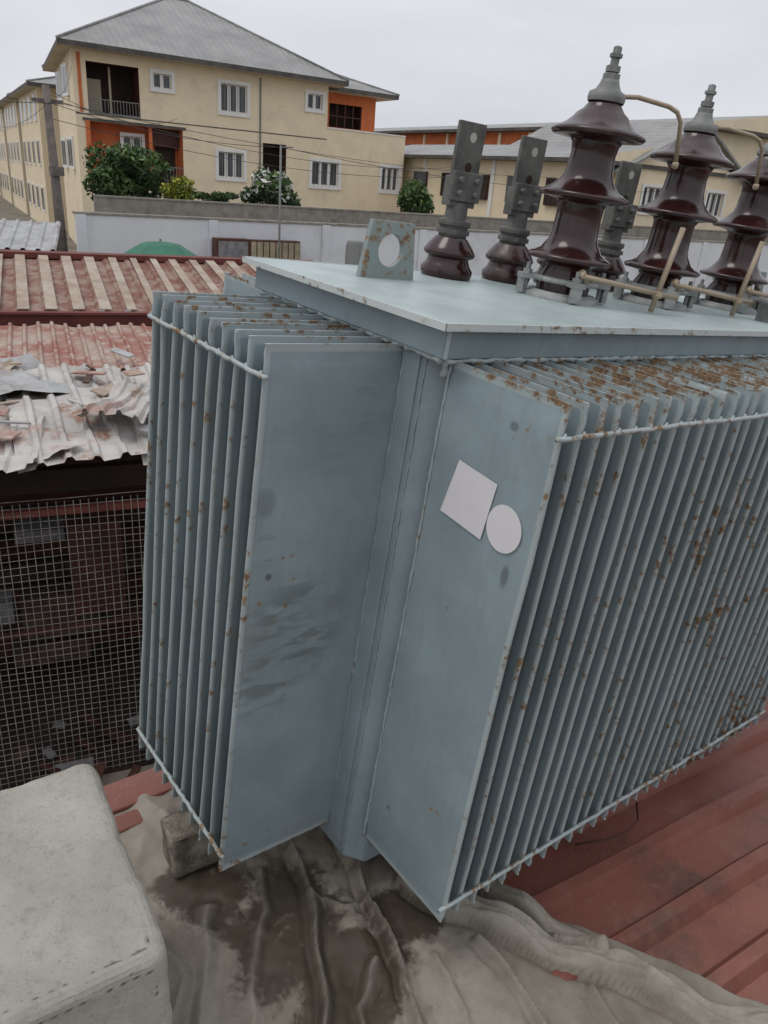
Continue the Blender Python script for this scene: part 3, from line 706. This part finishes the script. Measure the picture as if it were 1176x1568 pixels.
def hip(m,s0,s1,q0,q1,ze,r0,r1,rq,zr,mi,fi,si,th=.22,sk=0):
    c=[(s0,q0,ze),(s1,q0,ze),(s1+sk*(q1-q0),q1,ze),(s0+sk*(q1-q0),q1,ze),(r0,rq,zr),(r1,rq,zr)]
    m.add(c,[(0,1,5,4),(1,2,5),(2,3,4,5),(3,0,4)],mi)
    b=[(x,y,z-th) for x,y,z in c[:4]]; t_=[(x,y,z-.003) for x,y,z in c[:4]]
    m.add(b+t_,[(0,1,5,4),(1,2,6,5),(2,3,7,6),(3,0,4,7)],fi); m.add(b,[(3,2,1,0)],si)
    for a,b_ in ((c[0],c[4]),(c[1],c[5]),(c[2],c[5]),(c[3],c[4]),(c[4],c[5])):
        m.tube([Vector(a)+Vector((0,0,.02)),Vector(b_)+Vector((0,0,.02))],.07,mi,6)
HM=['cream','orange','winwhite','roof','fascia','soffit','glass','darkin','brownwood','galv']
H=empty('cream_apartment_house',(-15.8,39.65,0),HY); m=MB()
win=[((3.68,4.55,Z(3.45),Z(4.08)),2),((7.05,8.45,Z(2.78),Z(4.05)),3),((11.88,12.75,Z(3.4),Z(4.12)),2),
     ((6.88,8.25,Z(-.30),Z(.92)),3),((12.25,13.9,Z(-.36),Z(.86)),3),((16.75,17.88,Z(-.36),Z(.86)),3),
     ((6.9,8.3,Z(-3.0),Z(-1.8)),3),((12.2,13.8,Z(-3.0),Z(-1.8)),3)]
bal=[(.6,3.0,Z(2.1),Z(4.2)),(.45,5.05,Z(-.95),Z(1.72)),(9.35,10.7,Z(-.75),Z(1.52))]
def clip(o,a,b): return (max(o[0],a),min(o[1],b),o[2],o[3])
holes(m,0,13.1,0,Z(4.7),[clip(o,0,13.1) for o,_ in win if o[0]<13.1]+bal,0,0)
holes(m,13.1,18.2,0,Z(2.55),[clip(o,13.1,18.2) for o,_ in win if o[1]>13.1],0,0)
for o,p_ in win: window(m,o,0,2,6,p_); reveal(m,o,0,.16,0)
reveal(m,bal[0],0,1.4,8,7); reveal(m,bal[1],0,1.0,1,1); reveal(m,bal[2],0,1.0,8,7)
m.box(.40,.60,-.05,.2,Z(-.95),Z(1.75),1); m.box(3.4,3.55,.1,.25,Z(-.95),Z(1.72),1)
window(m,(2.3,3.2,Z(-.1),Z(1.25)),.82,2,6,2,.15); m.box(3.9,4.9,.90,.99,Z(-.95),Z(1.5),7)
m.box(3.62,5.05,.6,.7,Z(.9),Z(1.7),8)
m.box(1.9,2.0,1.38,1.48,Z(2.1),Z(4.2),0); m.box(.7,1.5,1.3,1.39,Z(2.1),Z(3.6),5)
rail(m,3.6,5.0,.05,Z(-.95),.95,9); rail(m,.65,2.95,.05,Z(2.1),.6,9); rail(m,9.4,10.65,.05,Z(-.75),.7,9)
m.box(.45,5.05,-.02,.1,Z(-.95),Z(-.85),0); m.box(.3,5.2,-.05,-.001,Z(1.73),Z(1.85),4); m.box(.6,3.0,-.03,.0,Z(2.05),Z(2.12),9)
m.box(.22,.36,-.06,-.001,Z(2.1),Z(4.5),1)
m.box(9.15,9.21,-.08,-.002,Z(-1),Z(4.5),9)
m.box(0,13.1,-.012,-.001,Z(1.98),Z(2.03),4); 
def wallx(x,y0,y1,z0,z1,mi,x2=None):
    x2=x if x2 is None else x2
    m.add([(x,y0,z0),(x2,y1,z0),(x2,y1,z1),(x,y0,z1)],[(3,2,1,0)],mi)
wallx(0,0,12,0,Z(4.7),0,12*SK); wallx(13.1,0,12,Z(2.4),Z(4.7),0,13.1+12*SK); wallx(18.2,0,10,0,Z(2.55),0)
m.add([(12*SK,12,0),(18.2,12,0),(18.2,12,Z(2.4)),(12*SK,12,Z(2.4))],[(3,2,1,0)],0)
m.add([(12*SK,12,Z(2.4)),(13.1+12*SK,12,Z(2.4)),(13.1+12*SK,12,Z(4.7)),(12*SK,12,Z(4.7))],[(3,2,1,0)],0)
m.add([(13.1,0.0,Z(2.40)),(18.2,0,Z(2.40)),(18.2,12,Z(2.40)),(13.1,12,Z(2.40))],[(0,1,2,3)],0)
m.box(13.1,18.2,-.04,.14,Z(2.551),Z(2.62),2); m.box(18.06,18.24,.141,10,Z(2.551),Z(2.62),2)
for (y0,z0,z1) in ((2.5,3.0,4.1),(7,3.0,4.1),(2.5,-.3,.9),(7,-.3,.9)):
    xo=y0*SK; m.box(xo-.10,xo+.02,y0-.15,y0+1.25,Z(z0)-.15,Z(z1)+.15,2); m.box(xo-.11,xo-.101,y0,y0+.5,Z(z0),Z(z1),6); m.box(xo-.11,xo-.101,y0+.6,y0+1.1,Z(z0),Z(z1),6)
holes(m,13.1,17.0,Z(2.40),Z(4.55),[(14.0,16.1,Z(2.75),Z(3.95))],1.6,1); reveal(m,(14.0,16.1,Z(2.75),Z(3.95)),1.6,.8,8,7)
for i in range(5): x=14.0+i*.52; m.box(x-.03,x+.03,1.64,1.7,Z(2.75),Z(3.95),8)
m.box(14.0,16.1,1.63,1.7,Z(3.3),Z(3.36),8)
wallx(17.0,1.6,10,Z(2.4),Z(4.55),1)
m.obj('walls_and_windows',HM,H)
m=MB(); hip(m,-.7,13.9,-.8,12.8,Z(4.85),6.3,7.4,6,Z(8.3),0,1,2,.22,SK); hip(m,12.6,18.0,.7,11,Z(4.70),14.0,15.2,6,Z(6.1),0,1,2)
m.obj('roof',['roof','fascia','soffit'],H)
def terrace(pos,rot,zt,zr=2):
    RH=empty('terrace_house',pos,rot); m=MB()
    ops=[(1.2+3.0*k,2.6+3.0*k,z0,z0+1.3) for k in range(4) for z0 in (1.2,4.0,6.6) if z0+1.5<Z(zt)]
    holes(m,0,12.5,0,Z(zt),ops,0,0)
    for o in ops: reveal(m,o,0,.15,0,6)
    m.add([(0,0,0),(0,12.5,0),(0,12.5,Z(zt)),(0,0,Z(zt))],[(3,2,1,0)],0); m.add([(12.5,0,0),(12.5,12.5,0),(12.5,12.5,Z(zt)),(12.5,0,Z(zt))],[(0,1,2,3)],0)
    for k in range(4):
        for z0 in (1.2,4.0,6.6):
            if z0+1.5>Z(zt): continue
            y=1.2+k*3
            for sx_,a_,b_ in ((0,-.06,-.002),(1,12.502,12.56)):
                m.box(a_,b_,y-.12,y+1.32,z0-.12,z0+1.42,2)
                if sx_: m.box(12.561,12.57,y,y+1.2,z0,z0+1.3,6)
                else: m.box(-.07,-.061,y,y+1.2,z0,z0+1.3,6)
    hip(m,-.6,13.3,-.8,13.3,Z(zt+.2),5.5,7,6.2,Z(zt+zr),3,4,5)
    m.obj('house_body',HM,RH)
HY2=HY-.045
for i in range(5):
    terrace(tuple(Vector((-15.8,39.65,0))+Vector((-math.sin(HY2),math.cos(HY2),0))*(15.0+i*15)),HY2,3.9)
for i in range(3):  # other side of the street
    terrace(tuple(Vector((-62,80+i*3,0))+Vector((-math.sin(HY2),math.cos(HY2),0))*(i*18)),HY2,1.5+.8*i,1.6)
ob=empty('orange_apartment_block',(15.0,46.0,0),HY+R(90)); m=MB()
Lb=44
ops=[(1.5+i*3.2,2.9+i*3.2,z0,z0+1.1) for i in range(13) for z0 in (3.6,6.4)]
holes(m,0,Lb,0,Z(3.9),ops,0,1)
for o in ops: reveal(m,o,0,.2,0,6)
for i in range(14): m.box(.4+i*3.2,.65+i*3.2,.001,.12,0,Z(3.85),0)
m.add([(0,0,0),(0,-12,0),(0,-12,Z(3.9)),(0,0,Z(3.9))],[(0,1,2,3)],0)
x0,x1,z0=-.7,Lb+1,Z(3.9)
m.box(x0,x1,-13,.7,z0,z0+.18,4); m.add([(x0,.7,z0+.19),(x1,.7,z0+.19),(x1,-6,z0+1.2),(x0,-6,z0+1.2)],[(0,1,2,3)],3)
m.add([(x0,-6,z0+1.2),(x1,-6,z0+1.2),(x1,-13,z0+.19),(x0,-13,z0+.19)],[(0,1,2,3)],3); m.add([(x0,.7,z0+.19),(x0,-6,z0+1.2),(x0,-13,z0+.19)],[(0,1,2)],0)
m.obj('block_body',HM,ob)
lr=empty('cream_row_building',(7.8,37.8,0),HY+R(90)); m=MB(); ops=[(1.0+i*2.9,2.3+i*2.9,z0,z0+1.2) for i in range(7) for z0 in (1.2,4.0)]
holes(m,0,21,0,Z(1.5),ops,0,0)
for k,o in enumerate(ops): reveal(m,o,0,.16,8,7 if k%3 else 6)
m.add([(0,0,0),(0,-9,0),(0,-9,Z(1.5)),(0,0,Z(1.5))],[(0,1,2,3)],0)
for i in range(6): m.box(3.2+i*3.2,3.45+i*3.2,.001,.08,0,Z(1.5),2)
x0,x1,z0=-.6,21.6,Z(1.5); m.box(x0,x1,-9.6,.6,z0,z0+.16,4)
m.add([(x0,.6,z0+.17),(x1,.6,z0+.17),(x1,-4.5,z0+1.1),(x0,-4.5,z0+1.1)],[(0,1,2,3)],3); m.add([(x0,-4.5,z0+1.1),(x1,-4.5,z0+1.1),(x1,-9.6,z0+.17),(x0,-9.6,z0+.17)],[(0,1,2,3)],3)
m.add([(x0,.6,z0+.17),(x0,-4.5,z0+1.1),(x0,-9.6,z0+.17)],[(0,1,2)],0)
m.obj('row_body',HM,lr)
gh=empty('cream_gable_house',(9.6,38.4,0),HY); m=MB()
wn=[((1.6,2.9,Z(-.35),Z(.75)),3),((6.2,7.5,Z(-.35),Z(.75)),3),((9.6,10.9,Z(-.35),Z(.75)),3)]
holes(m,0,13,0,Z(1.5),[o for o,_ in wn],0,0)
for o,p_ in wn: window(m,o,0,2,6,p_,.13); reveal(m,o,0,.16,0)
m.add([(0,0,Z(1.5)),(8,0,Z(1.5)),(4.4,0,Z(3.5))],[(0,1,2)],0)
m.add([(0,0,0),(0,10,0),(0,10,Z(1.5)),(0,0,Z(1.5))],[(3,2,1,0)],0)
def slab(a,b,c_,d,mi,th=.12):
    m.add([a,b,c_,d]+[(q[0],q[1],q[2]-th) for q in (a,b,c_,d)],[(0,1,2,3),(7,6,5,4),(0,4,5,1),(1,5,6,2),(2,6,7,3),(3,7,4,0)],mi)
slab((-.6,-.6,Z(1.3)),(4.4,-.6,Z(3.75)),(4.4,10.6,Z(3.75)),(-.6,10.6,Z(1.3)),3); slab((4.4,-.6,Z(3.75)),(8.7,-.6,Z(1.35)),(8.7,10.6,Z(1.35)),(4.4,10.6,Z(3.75)),3)
m.box(8.7,14,-.5,9,Z(1.35),Z(1.5),4)
m.obj('gable_body',HM,gh)

# ------------------------------------------------------------------ trees / bushes
def leafm(name,c):
    t=NT(name); return t.fin(t.mix(t.noise(3,3),sc(c,.7),sc(c,1.3)),.6,0,.3)
LG=[leafm('leaf_dark',(.030,.060,.018)),leafm('leaf_mid',(.055,.105,.028)),leafm('leaf_light',(.10,.16,.04))]
LY=[leafm('leafy_dark',(.10,.13,.02)),leafm('leafy_mid',(.24,.26,.03)),leafm('leafy_light',(.36,.36,.05))]
FW=leafm('white_blossom',(.65,.65,.6))
def tree(name,c,rx,rz,n,mats,extra=None,lobes=9,size=.11):
    T=empty(name,(c[0],c[1],0)); m=MB(); zc=Z(c[2])
    m.tube([(0,0,0),(.05,0,zc*.5),(0,.05,zc)],[.12,.09,.04],0,8)
    lob=[]
    for i in range(lobes):
        tt=random.uniform(0,6.28); rr=random.uniform(.2,.75)*rx; p_=Vector((rr*math.cos(tt),rr*math.sin(tt),zc+random.uniform(-.6,.65)*rz)); lob.append((p_,random.uniform(.3,.5)*rx))
        m.tube([(0,0,zc-rz*.9),p_*.5+Vector((0,0,zc*.48)),p_],[.05,.03,.015],0,5)
    m.obj('trunk',['pole'],T)
    m=MB()
    for i in range(n):
        p_,r_=random.choice(lob); d=Vector((random.gauss(0,1),random.gauss(0,1),random.gauss(0,1))).normalized()
        q=p_+Vector((d.x,d.y,d.z*rz/rx*1.1))*r_*random.uniform(.55,1.12)
        a=Vector((random.gauss(0,1),random.gauss(0,1),random.gauss(0,1))).normalized(); b=a.cross(Vector((random.gauss(0,1),random.gauss(0,1),random.gauss(0,1)))).normalized()
        s_=size*random.uniform(.6,1.3); mi=0 if d.z<-.2 else (random.choice((0,1,1,2)) if d.z>.2 else random.choice((0,0,1)))
        if extra and random.random()<.28 and d.z>-.3: mi=3; s_*=1.2
        m.add([q-a*s_,q+b*s_*.45,q+a*s_,q-b*s_*.45],[(0,1,2,3)],mi)
    m.obj('crown',mats+([FW] if extra else []),T)
tree('leafy_tree',(-10.4,30.2,-.52),1.45,1.1,6400,LG,None,15)
tree('yellow_green_bush',(-8.1,29.0,-.75),.8,.6,2000,LY,None,8,.09)
tree('white_flowering_shrub',(-5.3,31.2,-.60),1.1,.85,3400,LG,True,11)
tree('leafy_tree',(.6,35.5,-.62),1.15,.8,3000,LG,None,10)
tree('hedge_bush',(-7.2,30.5,-1.0),.9,.25,1200,LG,None,7,.09)
print('done',len(bpy.data.objects))
